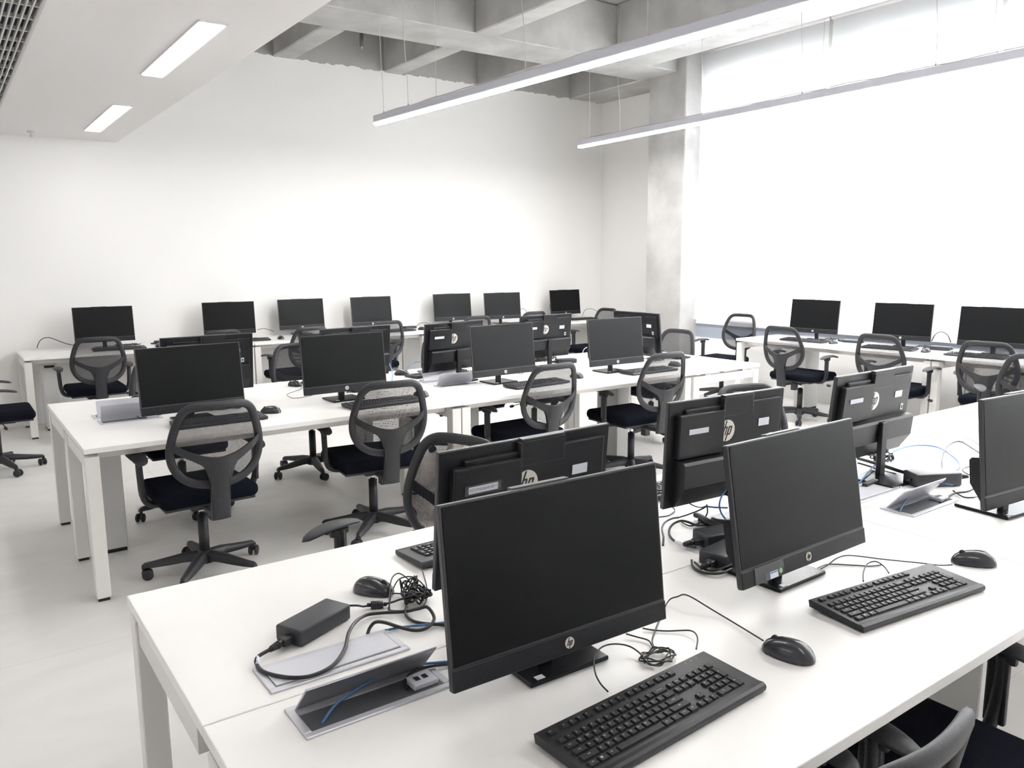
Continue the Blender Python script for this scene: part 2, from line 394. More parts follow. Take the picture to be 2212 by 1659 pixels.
# small ceiling fittings
se = empty('sprinkler_head', at(66, 283, z=SZ)); tag(se, 'small sprinkler head on the lowered white ceiling', 'sprinkler')
MB().cyl((0, 0, 0), (0, 0, -.012), .03, M['alu'], 16).build('rosette', se)
MB().cyl((0, 0, -.01), (0, 0, -.05), .007, M['alu'], 8).cyl((0, 0, -.05), (0, 0, -.053), .018, M['alu'], 12).build('deflector', se)
p = at(781, 88, Y=8.3); pe = empty('ceiling_sensor', (p.x, p.y, p.z)); tag(pe, 'small dark cylinder hanging between the concrete beams', 'sensor')
MB().cyl((0, 0, .07), (0, 0, -.06), .022, M['well'], 14).build('body', pe)
MB().cyl((0, 0, -.06), (0, 0, -.09), .010, M['label'], 10, r2=.004).build('tip', pe)
MB().cyl((0, 0, .07), (0, 0, ZT-p.z), .008, M['well'], 8).build('conduit', pe)

# ------------------------------------------------------------ desks
DH = .75; TT = .026; DD = .722
def desk(name, L, D, lab, group, loc, rz=0, legs='full'):
    """origin at the front left corner on the floor; x runs along the desk, y to its back"""
    e = empty(name, loc, rz); tag(e, lab, 'desk', group)
    MB().box((L/2, D/2, DH-TT/2), (L-.003, D-.003, TT), M['desk'], bev=.0025, seg=2).build('desktop', e)
    lw = .062; fy = .045; by = D-.045 if legs == 'full' else D-.08
    for x in (.035, L-.035):
        for y, on in ((fy, True), (by, legs != 'outer')):
            if not on: continue
            mb = MB().box((x, y, (DH-TT-.018+.015)/2), (lw, lw, DH-TT-.018-.015), M['leg'], bev=.003, seg=1)
            mb.box((x, y, .0075), (lw*.8, lw*.8, .015), M['ink'])
            mb.build('leg', e)
        mb = MB().box((x, D/2, DH-TT-.018-.03), (.05, D-.10-lw, .06), M['leg'])
        for yy in (.18, D-.18): mb.box((x, yy, DH-TT-.009), (.045, .06, .018), M['alu'])
        mb.build('side_rail', e)
    MB().box((L/2, .11, DH-TT-.022), (L-.14, .03, .044), M['leg']).build('front_rail', e)
    MB().box((L/2, D-.12, DH-TT-.022), (L-.14, .03, .044), M['leg']).build('rear_rail', e)
    return e
ML = 2.07
NG = 'front double row of white desks'
near = [(.32, 'left'), (2.39, 'middle'), (4.46, 'right')]
N_lab = {('left', 'n'): 'white desk nearest the camera, carrying the largest screen', ('middle', 'n'): 'white desk at the right edge, continuing the nearest one',
         ('right', 'n'): 'white desk past the right edge, third along the camera side',
         ('left', 'f'): 'white desk behind the nearest one, with the black power brick at its corner', ('middle', 'f'): 'white desk with tangled cables, behind the right-hand front screens',
         ('right', 'f'): 'white desk past the right edge, third along the far side of the front row'}
for x, nm in near:
    desk('desk', ML, DD, N_lab[(nm, 'n')], NG, (x, .718, 0))
    desk('desk', ML, DD, N_lab[(nm, 'f')], NG, (x+ML, .718+2*DD, 0), PI, legs='outer')
MGp = 'middle double row of white desks'
for i, x in enumerate((.475, .475+2.055)):
    desk('desk', 2.055, .735, ['white desk of the middle row at its left end, camera side', 'white desk of the middle row, second from left, camera side'][i], MGp, (x, 4.045, 0))
    desk('desk', 2.055, .735, ['white desk of the middle row at its left end, far side', 'white desk of the middle row, second from left, far side'][i], MGp, (x+2.055, 4.045+1.47, 0), PI, legs='outer')
# the desk turned across the end of the middle row
desk('desk', 1.47, .80, 'white desk turned across the right end of the middle row', None, (4.588+.80, 4.045, 0), PI/2)
FGp = 'row of white desks against the back wall'
for i, (x, L) in enumerate(((.57, 2.08), (2.655, 2.08), (4.74, 2.08), (6.825, 1.34))):
    desk('desk', L, .74, ['white desk at the left end of the back wall row', 'white desk second from left along the back wall', 'white desk third from left along the back wall', 'shorter white desk in the far corner of the back wall row'][i], FGp, (x, 8.33, 0))
WGp = 'row of white desks under the window blinds'
for i, y in enumerate((5.51, 3.43, 1.35)):
    desk('desk', 2.075, .74, ['white desk under the blinds, farthest from the camera', 'white desk under the blinds, second from the far end', 'white desk under the blinds past the right edge'][i], WGp, (6.90, y, 0), -PI/2)
# panel behind the window desks and cable ducts under the power boxes
def duct(x, y, lab, rz=0):
    e = empty('cable_duct', (x, y, 0), rz); tag(e, lab, 'cable duct', 'upright cable ducts under the desks')
    MB().box((0, 0, .338), (.125, .24, .636), M['duct'], bev=.004, seg=1).build('casing', e)
    MB().box((0, 0, .010), (.115, .23, .020), M['ink']).build('foot', e)
    MB().box((0, -.121, .62), (.085, .004, .022), M['ink']).build('slot', e)
duct(.675, 4.86, 'pale upright cable duct under the left end of the middle row')
duct(3.0, 4.80, 'pale upright cable duct under the second desk of the middle row')
duct(4.30, 4.62, 'pale upright cable duct near the right end of the middle row')
duct(.80, 8.80, 'pale upright cable duct under the left end of the back wall row')
duct(4.2, 8.85, 'pale upright cable duct under the middle of the back wall row')
duct(5.6, 8.85, 'pale upright cable duct under the third desk of the back wall row')
duct(7.45, 5.0, 'pale upright cable duct under the far window desk', -PI/2)
duct(7.45, 2.9, 'pale upright cable duct under the second window desk', -PI/2)
duct(2.72, 1.2, 'pale upright cable duct under the front row at the right edge')

# ------------------------------------------------------------ desk power boxes
def power_box(x, y, lab, open_=True, far=False, ang=62, under='flap'):
    """x, y: left front corner seen from its own side; lid hinged along the back edge"""
    W, D = .312, .118
    e = empty('power_box', (x, y, DH), PI if far else 0); tag(e, lab, 'power box', 'flip top power boxes in the desks')
    rim = MB(); t = .016
    rim.box((W/2, t/2, .002), (W, t, .005), M['alu'], bev=.0015, seg=1); rim.box((W/2, D-t/2, .002), (W, t, .005), M['alu'], bev=.0015, seg=1)
    rim.box((t/2, D/2, .002), (t, D-2*t, .005), M['alu'], bev=.0015, seg=1); rim.box((W-t/2, D/2, .002), (t, D-2*t, .005), M['alu'], bev=.0015, seg=1)
    rim.build('rim', e)
    if open_:
        MB().box((W/2, D/2, .0012), (W-2*t, D-2*t, .002), M['well']).build('well', e)
        MB().box((W/2, D-t-.012, .0035), (W-2*t, .02, .004), M['alu']).build('inner_rail', e)
        so = MB().box((W-t-.035, D/2-.01, .008), (.055, .045, .012), M['label'], bev=.002, seg=1)
        so.box((W-t-.045, D/2-.01, .0145), (.010, .014, .001), M['ink']); so.box((W-t-.027, D/2-.01, .0145), (.010, .014, .001), M['ink']); so.build('socket', e)
        MB().box((0, -.045, 0), (W-2*t-.002, .09, .003), M['flap'], T(W/2, D-t, .006) @ RX(-R(ang)), bev=.001, seg=1).box((0, -.045, -.0022), (W-2*t-.006, .086, .001), M[under], T(W/2, D-t, .006) @ RX(-R(ang))).build('lid', e)
    else:
        MB().box((W/2, D/2-.002, .004), (W-2*t-.002, D-2*t-.004, .004), M['flap'], bev=.001, seg=1).build('lid', e)
    return e
power_box(.462, 1.283, 'open power box nearest the camera, blue cable inside', ang=48, under='lidback')
power_box(.774, 1.589, 'closed power box beside the black power brick', open_=False, far=True)
power_box(2.545, 1.283, 'open power box with upright lid behind the two right-hand front screens', ang=50)
power_box(2.857, 1.589, 'closed power box back to back with the open one beside the wedge shaped brick', open_=False, far=True)
power_box(.635, 4.62, 'open power box with pale lid at the left end of the middle row', ang=70)
power_box(.947, 4.93, 'open power box facing away at the left end of the middle row', far=True, ang=75)
power_box(2.69, 4.555, 'open power box with pale lid in the middle of the middle row', ang=60)
power_box(3.01, 4.95, 'open power box facing away in the middle of the middle row', far=True, ang=60)

# ------------------------------------------------------------ the round badge
def badge(mb, cx, cz, y, r, mxf, disc='silver', ink='ink'):
    """disc with slanted h and p, drawn in the x-z plane facing -y"""
    n = 32; mx = mxf @ T(cx, y, cz) @ RX(PI/2)
    mb.prism([(r*math.cos(2*PI*i/n), r*math.sin(2*PI*i/n)) for i in range(n)], 0, .0012, M[disc], mx)
    sh = .36
    def bar(x, y0, y1, w=.13):
        q = [(x-w/2+y0*sh, y0), (x+w/2+y0*sh, y0), (x+w/2+y1*sh, y1), (x-w/2+y1*sh, y1)]
        mb.prism([(a*r, b*r) for a, b in q], .0012, .0020, M[ink], mx)
    bar(-.42, -.42, .93); bar(-.10, -.42, .26); bar(.17, -.93, .38); bar(.50, -.27, .26)
    for x0, x1, yy in ((-.42, -.10, .32), (.17, .50, .32), (.17, .50, -.34)):
        q = [(x0-.04+(yy-.065)*sh, yy-.065), (x1+.02+(yy-.065)*sh, yy-.065), (x1+.02+(yy+.065)*sh, yy+.065), (x0-.04+(yy+.065)*sh, yy+.065)]
        mb.prism([(a*r, b*r) for a, b in q], .0012, .0020, M[ink], mx)

# ------------------------------------------------------------ computers (screen with built in case)
CW, CH = .54, .347
def computer(tilt, zb, back_detail=True, text=None, front_tag=False, name='all_in_one_computer'):
    """origin on the desk below the middle of the screen's lower edge; screen looks to -y"""
    e = empty(name)
    P = T(0, 0, zb) @ RX(-R(tilt))
    mb = MB(); th = .013
    mb.box((0, th/2, CH/2), (CW, th, CH), M['edge'], P, bev=.0018, seg=1)
    panel = mb.build('panel', e)
    MB().box((0, -.0006, (CH+.043)/2), (CW-.012, .002, CH-.043-.008), M['screen'], P).build('screen', e)
    mb = MB().box((0, -.0012, .021), (CW-.003, .004, .041), M['case'], P, bev=.001, seg=1); ch = mb.build('chin', e)
    mb = MB(); badge(mb, 0, .022, -.0030, .0115, P, 'silver', 'ink'); mb.build('badge', ch)
    # back cover
    mb = MB(); mb.box((0, th+.001, CH/2), (CW-.006, .003, CH-.006), M['case'], P); 
    mb.box((-.02, th+.006, .225), (.45, .014, .19), M['case'], P, bev=.004, seg=2)
    mb.box((.140, th+.013, .235), (.20, .024, .142), M['case'], P, bev=.004, seg=2)
    mb.build('back_cover', e)
    # deeper lower case with its sloping foot
    mb = MB(); hx = .235; yb = th; D_ = .052; prof = [(yb, .012), (yb+.012, .006), (yb+D_, .075), (yb+D_, .150), (yb+D_-.008, .158), (yb, .160)]
    vs = [(-hx, a, b) for a, b in prof]+[(hx, a, b) for a, b in prof]; n = len(prof)
    fs = [tuple(range(n)), tuple(range(2*n-1, n-1, -1))]+[(i, (i+1) % n, (i+1) % n+n, i+n) for i in range(n)]
    mb.add(vs, fs, M['case'], P); 
    for i in range(5): mb.box((-.12+i*.03, yb+.022, .012), (.016, .02, .006), M['edge'], P)
    mb.build('lower_case', e)
    mb = MB(); mb.box((-.032, th+.008, CH-.035), (.14, .018, .066), M['case'], P, bev=.003, seg=2)
    mb.box((-.032, th+.006, CH+.001), (.138, .018, .004), M['edge'], P)
    mb.box((.043, th+.012, CH-.05), (.006, .022, .09), M['ink'], P); mb.build('camera_module', e)
    mb = MB(); badge(mb, 0, .232, 0, .036, P @ T(.018, th+.0145, 0) @ RZ(PI)); mb.build('back_badge', e)
    mb = MB(); mb.box((.158, th+.0265, .250), (.085, .0012, .017), M['label'], P)
    if text:
        vs, fs = text_polys(text, .0105); mb.add(vs, fs, M['grip'], P @ T(.158, th+.0276, .250) @ RZ(PI) @ RX(PI/2))
        mb.box((.158, th+.0262, .250), (.106, .0008, .026), M['tape'], P)
    mb.build('inventory_label', e)
    mb = MB(); mb.box((-.160, th+.0145, .242), (.052, .0012, .026), M['label'], P); mb.build('white_sticker', e)
    mb = MB(); mb.box((-.200, th+.0145, .185), (.018, .0012, .026), M['label'], P); mb.box((-.200, th+.0154, .185), (.009, .0004, .012), M['ink'], P); mb.build('small_sticker', e)
    if front_tag:
        mb = MB(); mb.box((-.165, -.0045, .022), (.115, .001, .040), M['tape'], P)
        mb.box((-.178, -.0055, .012), (.016, .001, .018), M['well'], P); mb.box((-.150, -.0055, .012), (.032, .001, .017), M['label'], P); mb.box((-.150, -.0062, .018), (.030, .0004, .003), M['blue'], P)
        n = 14; mb.prism([(.0065*math.cos(2*PI*i/n), .0065*math.sin(2*PI*i/n)) for i in range(n)], 0, .001, M['green'], P @ T(-.122, -.005, .015) @ RX(PI/2)); mb.build('front_stickers', e)
    # stand
    mb = MB().box((.028, .118, .006), (.205, .18, .010), M['gloss'], bev=.002, seg=1)
    mb.box((-.045, .040, .0115), (.020, .014, .001), M['label']); base = mb.build('stand_base', e)
    mb = MB(); zt = zb+.155; yt = th+.052+.155*math.sin(R(tilt))
    mb.box((0, yt+.004, (zt+.011)/2-.004), (.038, .020, zt-.015), M['case'], bev=.003, seg=1)
    mb.box((0, yt-.012, zt-.035), (.038, .040, .05), M['case'], bev=.004, seg=1); mb.build('stand_neck', e)
    return e
AG = 'black all in one computers'
def place(e, x, y, yaw, lab, group):
    e.location = (x, y, DH); e.rotation_euler = (0, 0, R(yaw)); tag(e, lab, 'computer', group)
G1 = 'black computers on the front desks'; G2 = 'black computers on the middle desks'; G3 = 'black computers along the back wall'; G4 = 'black computers under the blinds'
place(computer(6.8, .068), .963, 1.152, -1.4, 'largest black computer screen, front and centre, facing the camera', G1)
place(computer(9.9, .069, front_tag=True), 1.754, 1.144, 1.0, 'black computer with small stickers at its lower left corner, right of the largest screen', G1)
place(computer(6.1, .072), 2.83, 1.05, -5, 'black computer cut off by the right edge, facing the camera', G1)
c_back = computer(5.0, .067, text='CSED/PG/S6/4-18/175'); place(c_back, 1.168, 1.596, 181.4, 'black computer seen from behind, directly behind the largest screen', G1)
place(computer(2.5, .062), 2.075, 1.70, 177, 'black computer seen from behind, second from left on the front desks', G1)
place(computer(5.6, .071), 2.925, 1.702, 180.1, 'black computer seen fully from behind, its round logo whole, with neck visible', G1)
pr = computer(6.3, .068); tag(pr, '', 'computer', G2)
copies(pr, [(1.055, 4.36, DH, 3.8, 'black computer facing the camera at the left end of the middle row'),
    (1.957, 4.443, DH, .8, 'black computer facing the camera, second from left in the middle row'),
    (3.115, 4.42, DH, 2.5, 'black computer facing the camera, third from left in the middle row'),
    (4.088, 4.342, DH, -.5, 'black computer facing the camera, rightmost in the middle row'),
    (1.289, 4.973, DH, 180.8, 'black computer turned away behind the left end screen of the middle row'),
    (2.243, 4.965, DH, 187, 'black computer turned away behind the second screen of the middle row'),
    (2.965, 4.89, DH, 189, 'black computer turned away in the middle row, its dark logo hard to see'),
    (3.927, 5.052, DH, 182.8, 'black computer turned away with a bright round logo in the middle row'),
    (4.742, 4.779, DH, 89.4, 'black computer turned to the windows on the desk across the row end')])
pr3 = computer(5.9, .069); tag(pr3, '', 'computer', G3)
copies(pr3, [(1.313, 8.744, DH, -1, 'leftmost black computer along the back wall'),
    (2.548, 8.803, DH, -7.3, 'black computer along the back wall, second from left'),
    (3.401, 8.90, DH, -.9, 'black computer along the back wall, third from left'),
    (4.267, 8.848, DH, 1.8, 'black computer along the back wall, fourth from left'),
    (5.432, 8.88, DH, -4.9, 'black computer along the back wall, third from right'),
    (6.094, 8.69, DH, -7.2, 'black computer along the back wall, second from right'),
    (7.304, 8.849, DH, -1, 'rightmost black computer along the back wall, near the column')])
p3 = at(2077, 660, X=7.41)
pr4 = computer(6.0, .069); tag(pr4, '', 'computer', G4)
copies(pr4, [(7.40, 4.923, DH, -85.5, 'black computer under the blinds, farthest from the camera'),
    (7.40, 3.982, DH, -82.2, 'black computer under the blinds, middle one of three'),
    (7.40, p3.y-.27, DH, -84, 'black computer under the blinds at the right edge of the photo')])

# ------------------------------------------------------------ keyboards
KR = []   # key table: x centre, y centre, width, depth, legend
def keytable():
    u = .0188; x0 = -.2215; out = []
    def row(y, x, items):
        for wd, tx in items:
            if tx is not None: out.append((x+wd*u/2, y, wd*u-.0026, .0152, tx))
            x += wd*u
    yF, y1 = .058, .030
    row(yF, x0, [(1, 'esc'), (.75, None), (1, 'f1'), (1, 'f2'), (1, 'f3'), (1, 'f4'), (.5, None), (1, 'f5'), (1, 'f6'), (1, 'f7'), (1, 'f8'), (.5, None), (1, 'f9'), (1, 'f10'), (1, 'f11'), (1, 'f12'), (.25, None), (1, 'prt'), (1, 'scr'), (1, 'brk')])
    row(y1, x0, [(1, '` ~')]+[(1, c) for c in '1234567890-=']+[(2, 'backspace'), (.25, None), (1, 'ins'), (1, 'home'), (1, 'pg up'), (.25, None), (1, 'num'), (1, '/'), (1, '*'), (1, '-')])
    row(y1-u, x0, [(1.5, 'tab')]+[(1, c) for c in 'QWERTYUIOP[]']+[(1.5, '\\ |'), (.25, None), (1, 'del'), (1, 'end'), (1, 'pg dn'), (.25, None), (1, '7'), (1, '8'), (1, '9')])
    row(y1-2*u, x0, [(1.75, 'caps')]+[(1, c) for c in "ASDFGHJKL;'"]+[(2.25, 'enter'), (.25, None), (1, None), (1, None), (1, None), (.25, None), (1, '4'), (1, '5'), (1, '6')])
    row(y1-3*u, x0, [(2.25, 'shift')]+[(1, c) for c in 'ZXCVBNM,./']+[(2.75, 'shift'), (.25, None), (1, None), (1, '^'), (1, None), (.25, None), (1, '1'), (1, '2'), (1, '3')])
    row(y1-4*u, x0, [(1.25, 'ctrl'), (1.25, 'win'), (1.25, 'alt'), (6.25, ''), (1.25, 'alt'), (1.25, 'fn'), (1.25, 'menu'), (1.25, 'ctrl'), (.25, None), (1, '<'), (1, 'v'), (1, '>'), (.25, None), (2, '0'), (1, '.')])
    xp = x0+u*(15+.25+3+.25+3.5)
    out.append((xp, y1-1.5*u, u-.0026, .0152+u, '+')); out.append((xp, y1-3.5*u, u-.0026, .0152+u, 'ent'))
    return out
def keycap(mb, x, y, wd, dp, z, h, tx, P, legend=True):
    a, b = wd/2, dp/2; c, d = a-.0016, b-.0016; y2 = .0004
    vs = [(x-a, y-b, z), (x+a, y-b, z), (x+a, y+b, z), (x-a, y+b, z), (x-c, y-d+y2, z+h), (x+c, y-d+y2, z+h), (x+c, y+d+y2, z+h), (x-c, y+d+y2, z+h)]
    mb.add(vs, [(0, 3, 2, 1), (4, 5, 6, 7), (0, 1, 5, 4), (1, 2, 6, 5), (2, 3, 7, 6), (3, 0, 4, 7)], M['key'], P)
    if legend and tx:
        if tx == 'win':
            for i in (-1, 1):
                for j in (-1, 1): mb.box((x-.003+i*.0013, y+.001+j*.0013, z+h+.0002), (.0021, .0021, .0003), M['legend'], P)
            return
        s_ = .0066 if len(tx) == 1 else (.0048 if len(tx) < 4 else .0042)
        vs, fs = text_polys(tx, s_); ox = 0 if len(tx) > 3 else -.0022
        mb.add(vs, fs, M['legend'], P @ T(x+ox, y+.0018, z+h+.0003))
KT = keytable()
def keyboard(detail=True):
    e = empty('keyboard'); P = T(0, 0, .0) @ RX(R(4.0)); W, D = .47, .158; z0 = .012
    mb = MB()
    # wedge body with rounded front lip
    prof = [(-D/2+.002, .003), (-D/2, .010), (-D/2+.002, .0155), (-D/2+.008, .0185), (-D/2+.018, .0172), (D/2-.004, .0245), (D/2, .022), (D/2-.004, .006)]
    vs = [(-W/2, a, b) for a, b in prof]+[(W/2, a, b) for a, b in prof]; n = len(prof)
    mb.add(vs, [tuple(range(n)), tuple(range(2*n-1, n-1, -1))]+[(i, (i+1) % n, (i+1) % n+n, i+n) for i in range(n)], M['plastic'])
    mb.box((0, -.002, .0012), (W-.03, D-.03, .0024), M['ink'])
    for s_ in (-1, 1): mb.box((s_*.19, D/2-.016, .006), (.03, .008, .012), M['plastic'])
    for i in range(3): mb.box((.165+i*.017, .0665, .0243), (.003, .0015, .0008), M['legend'])
    mb.build('body', e)
    ang = math.atan2(.0073, D-.02); P = T(0, 0, .0172) @ RX(ang) @ T(0, 0, .0008)
    if detail:
        for (x, y, wd, dp, tx) in KT:
            k_ = MB(); keycap(k_, x, y, wd, dp, .0006, .0062, tx, P); k_.build('key', e)
    else:
        mb = MB()
        for (x, y, wd, dp, tx) in KT: keycap(mb, x, y, wd, dp, .0006, .0062, tx, P, False); 
        for (x, y, wd, dp, tx) in KT:
            if tx: mb.box((x-.002, y+.001, .0070), (.005, .004, .0002), M['legend'], P)
        mb.build('keys', e)
    return e
KG = 'black keyboards on the desks'
kb = keyboard(True); tag(kb, '', 'keyboard', KG)
copies(kb, [(1.02, .965, DH, 3.0, 'largest black keyboard, in front of the largest screen'),
    (1.885, .972, DH, -6.6, 'black keyboard below the screen with corner stickers, mouse at its far end')])
kb = keyboard(False); tag(kb, '', 'keyboard', KG)
copies(kb, [(1.25, 1.93, DH, 181, 'black keyboard half hidden behind the largest screen'),
    (2.10, 1.98, DH, 178, 'black keyboard hidden behind the second turned away front computer'),
    (3.0, .93, DH, 0, 'black keyboard past the right edge of the front desk'),
    (1.16, 4.30, DH, 1, 'black keyboard seen through the left end chair mesh of the middle row'),
    (2.10, 4.25, DH, 2, 'black keyboard in front of the second middle row screen'),
    (3.27, 4.27, DH, 3, 'black keyboard in front of the third middle row screen'),
    (4.32, 4.25, DH, 0, 'black keyboard in front of the rightmost middle row screen'),
    (2.98, 5.13, DH, 187, 'black keyboard behind the dark logo computer of the middle row'),
    (3.93, 5.33, DH, 182, 'black keyboard behind the bright logo computer of the middle row'),
    (2.24, 5.27, DH, 187, 'black keyboard hidden behind the second turned away middle computer'),
    (1.28, 5.29, DH, 180, 'black keyboard hidden behind the left turned away middle computer'),
    (5.12, 4.86, DH, 92, 'black keyboard on the desk across the middle row end'),
    (1.40, 8.56, DH, -2, 'black keyboard of the leftmost back wall computer'),
    (2.66, 8.60, DH, -6, 'black keyboard of the second back wall computer'),
    (3.49, 8.60, DH, 0, 'black keyboard of the third back wall computer'),
    (4.45, 8.60, DH, 2, 'black keyboard of the fourth back wall computer'),
    (5.44, 8.58, DH, -3, 'black keyboard of the fifth back wall computer'),
    (6.22, 8.50, DH, -6, 'black keyboard of the sixth back wall computer'),
    (7.40, 8.60, DH, 0, 'black keyboard of the rightmost back wall computer'),
    (7.17, 4.86, DH, -87, 'black keyboard of the farthest computer under the blinds'),
    (7.16, 3.95, DH, -84, 'black keyboard of the middle computer under the blinds'),
    (7.16, p3.y-.27, DH, -84, 'black keyboard of the computer at the right edge under the blinds')])

# ------------------------------------------------------------ mice
def mouse():
    """origin on the desk under the mouse; cable end towards +y"""
    e = empty('mouse'); G = []; n = 16; L = .058
    def prof(t):   # t -1 (tail) .. 1 (nose)
        hw = .0325*(1-abs(t)**3.2)**.5 if abs(t) < 1 else 0
        hz = .037*(1-abs((t+.18)/1.18 if t > -.18 else (t+.18)/.82)**2.2)**.55
        return hw*(1-.12*max(t, 0)), max(hz, .003)
    ts = [math.sin(PI/2*i/14) for i in range(-14, 15)]
    for t in ts:
        hw, hz = prof(max(min(t, .9995), -.9995)); r_ = []
        for k_ in range(n+1):
            a = PI*k_/n; r_.append((hw*math.cos(a)*(1-.08*math.sin(a)), t*L, .0035+hz*math.sin(a)**.8 if 0 < k_ < n else .0035))
        G.append(r_)
    MB().grid(G, M['mouse']).box((0, 0, .002), (.046, .086, .004), M['ink'], bev=.0015, seg=1).build('body', e)
    mb = MB(); zz = lambda t: .0035+prof(t)[1]
    mb.tube([(0, t*L, zz(t)-.0001) for t in [.08+.08*i for i in range(11)]], .0009, M['ink'], 5)
    mb.build('button_seam', e)
    mb = MB(); mb.cyl((-.0035, .52*L, zz(.52)-.004), (.0035, .52*L, zz(.52)-.004), .0085, M['ink'], 14); mb.build('scroll_wheel', e)
    return e
mo = mouse(); tag(mo, '', 'mouse', 'black computer mice on the desks')
mice = copies(mo, [(1.418, .962, DH, 14, 'black mouse right of the largest keyboard, cable running up behind it'),
    (2.283, .975, DH, 40, 'black mouse at the far end of the right-hand keyboard, near the right edge'),
    (.845, 1.80, DH, 213, 'black mouse behind the black power brick, left of the cable tangle'),
    (1.47, 4.40, DH, 60, 'black mouse beside the left end chair of the middle row'),
    (2.417, 4.36, DH, 20, 'black mouse between the two left chairs of the middle row, by the desk seam'),
    (3.70, 4.36, DH, 10, 'black mouse seen through the third chair mesh of the middle row'),
    (4.72, 4.36, DH, 10, 'black mouse seen through the fourth chair mesh of the middle row'),
    (.95, 5.28, DH, 230, 'black mouse left of the left end screen, far side of the middle row'),
    (1.935, 5.26, DH, 200, 'black mouse between the two left screens, far side of the middle row'),
    (2.769, 5.28, DH, 235, 'black mouse right of the second middle row screen, far side'),
    (1.76, 8.56, DH, 0, 'black mouse by the leftmost back wall computer'),
    (3.02, 8.58, DH, 0, 'black mouse by the second back wall computer'),
    (4.80, 8.60, DH, 20, 'black mouse by the fourth back wall computer'),
    (6.55, 8.52, DH, 0, 'black mouse by the second from right back wall computer'),
    (7.20, 4.55, DH, -90, 'black mouse by the farthest computer under the blinds'),
    (7.18, 3.62, DH, -90, 'black mouse by the middle computer under the blinds')])

# ------------------------------------------------------------ cables
def cable(name, pts, r, m, lab, cat='cable', group=None, n=10, parent=None, closed=False):
    P = spline([Vector(p) for p in pts], n)
    o = MB().tube(P, r, M[m], 7).build(name, parent)
    if parent is None: tag(o, lab, cat, group)
    return o
def px(L, dz=0):   # list of (x, y, height above desk) in photo pixels laid on the desk
    return [at(x, y, z=DH+h+dz) for x, y, h in L]
def cord_of(mobj, pts):
    """a mouse's or keyboard's own cord, a part of it"""
    mw = Matrix.Translation(mobj.location) @ Matrix.Rotation(mobj.rotation_euler.z, 4, 'Z'); inv = mw.inverted()
    P = [inv @ Vector(p) for p in pts]
    return MB().tube(spline(P, 9), .0018, M['cable'], 6).build('cord', mobj)
m1, m2, m0 = mice[0], mice[1], mice[2]
bpy.context.view_layer.update()
# nearest mouse: cord runs behind the screen's lower right corner, then down to the bundle
cord_of(m1, px([(1649, 1384, .012), (1600, 1354, .006), (1540, 1318, .01), (1485, 1286, .03), (1463, 1289, .02), (1446, 1296, .01), (1432, 1320, .004), (1420, 1350, .003), (1409, 1382, .004), (1414, 1402, .006)]))
cord_of(m2, px([(2058, 1220, .010), (2030, 1221, .004), (1987, 1216, .004), (1907, 1208, .006), (1860, 1202, .01), (1828, 1200, .02), (1806, 1207, .02), (1786, 1222, .008), (1765, 1232, .004)]))
cord_of(m0, px([(845, 1282, .012), (860, 1282, .006), (875, 1284, .005), (890, 1290, .012), (900, 1300, .02)]))
cord_of(mice[8], px([(646, 833, .008), (652, 839, .004), (632, 847, .01), (620, 853, .01), (634, 860, .004), (660, 857, .004), (684, 851, .003)]))
BGp = 'thin black leads around the front computers'
def bundle(name, c, rx, ry, h, loops, lab, r=.0018, m='cable', seed=1, cat='cable', group=None, tie=True):
    rnd = random.Random(seed); P = []
    n = loops*8
    for i in range(n):
        a = 2*PI*i/8 + rnd.uniform(-.15, .15); k_ = rnd.uniform(.72, 1.1); t = .5*math.sin(i*.37+seed)
        ca, sa = math.cos(a)*rx*k_, math.sin(a)*ry*k_*(.75+.35*math.sin(i*.21))
        P.append((c[0]+ca*math.cos(t)-sa*math.sin(t), c[1]+ca*math.sin(t)+sa*math.cos(t), DH+r+.001+h*abs(math.sin(i*1.3+seed))))
    o = MB().tube(spline(P, 4), r, M[m], 6).build(name); tag(o, lab, cat, group); return o
# coiled keyboard lead in front of the second mouse
b1 = at(1420, 1427, z=DH)
bundle('keyboard_lead', b1, .042, .030, .010, 5, 'coiled thin black lead lying between the largest screen and the largest keyboard', .0018, seed=3)
cable('keyboard_lead', px([(1313, 1494, .012), (1296, 1475, .010), (1285, 1450, .014), (1284, 1419, .022), (1300, 1398, .026), (1327, 1391, .024), (1359, 1396, .016), (1384, 1413, .010), (1393, 1432, .006)]), .0018, 'cable', 'thin black lead making a wide arc in front of the largest stand', group=BGp)
cable('keyboard_lead', px([(1352, 1369, .01), (1376, 1376, .006), (1400, 1383, .006), (1408, 1394, .008), (1414, 1402, .008)]), .0018, 'cable', 'short thin black lead from under the largest screen to the coil', group=BGp)
cable('keyboard_lead', px([(1388, 1357, .006), (1410, 1361, .004), (1440, 1363, .004), (1470, 1362, .006), (1490, 1362, .01), (1502, 1368, .012), (1507, 1381, .012), (1504, 1402, .020)]), .0018, 'cable', 'thin black lead meeting the far end of the largest keyboard', group=BGp)
cable('keyboard_lead', px([(1865, 1256, .018), (1865, 1237, .016), (1874, 1218, .018), (1892, 1213, .018), (1910, 1224, .012), (1920, 1238, .018)]), .0018, 'cable', 'thin black lead in a small arch behind the right-hand keyboard', group=BGp)
cable('keyboard_lead', px([(1765, 1228, .01), (1790, 1219, .004), (1844, 1221, .003), (1880, 1223, .003), (1905, 1220, .003)]), .0018, 'cable', 'thin black lead running straight behind the right-hand keyboard', group=BGp)

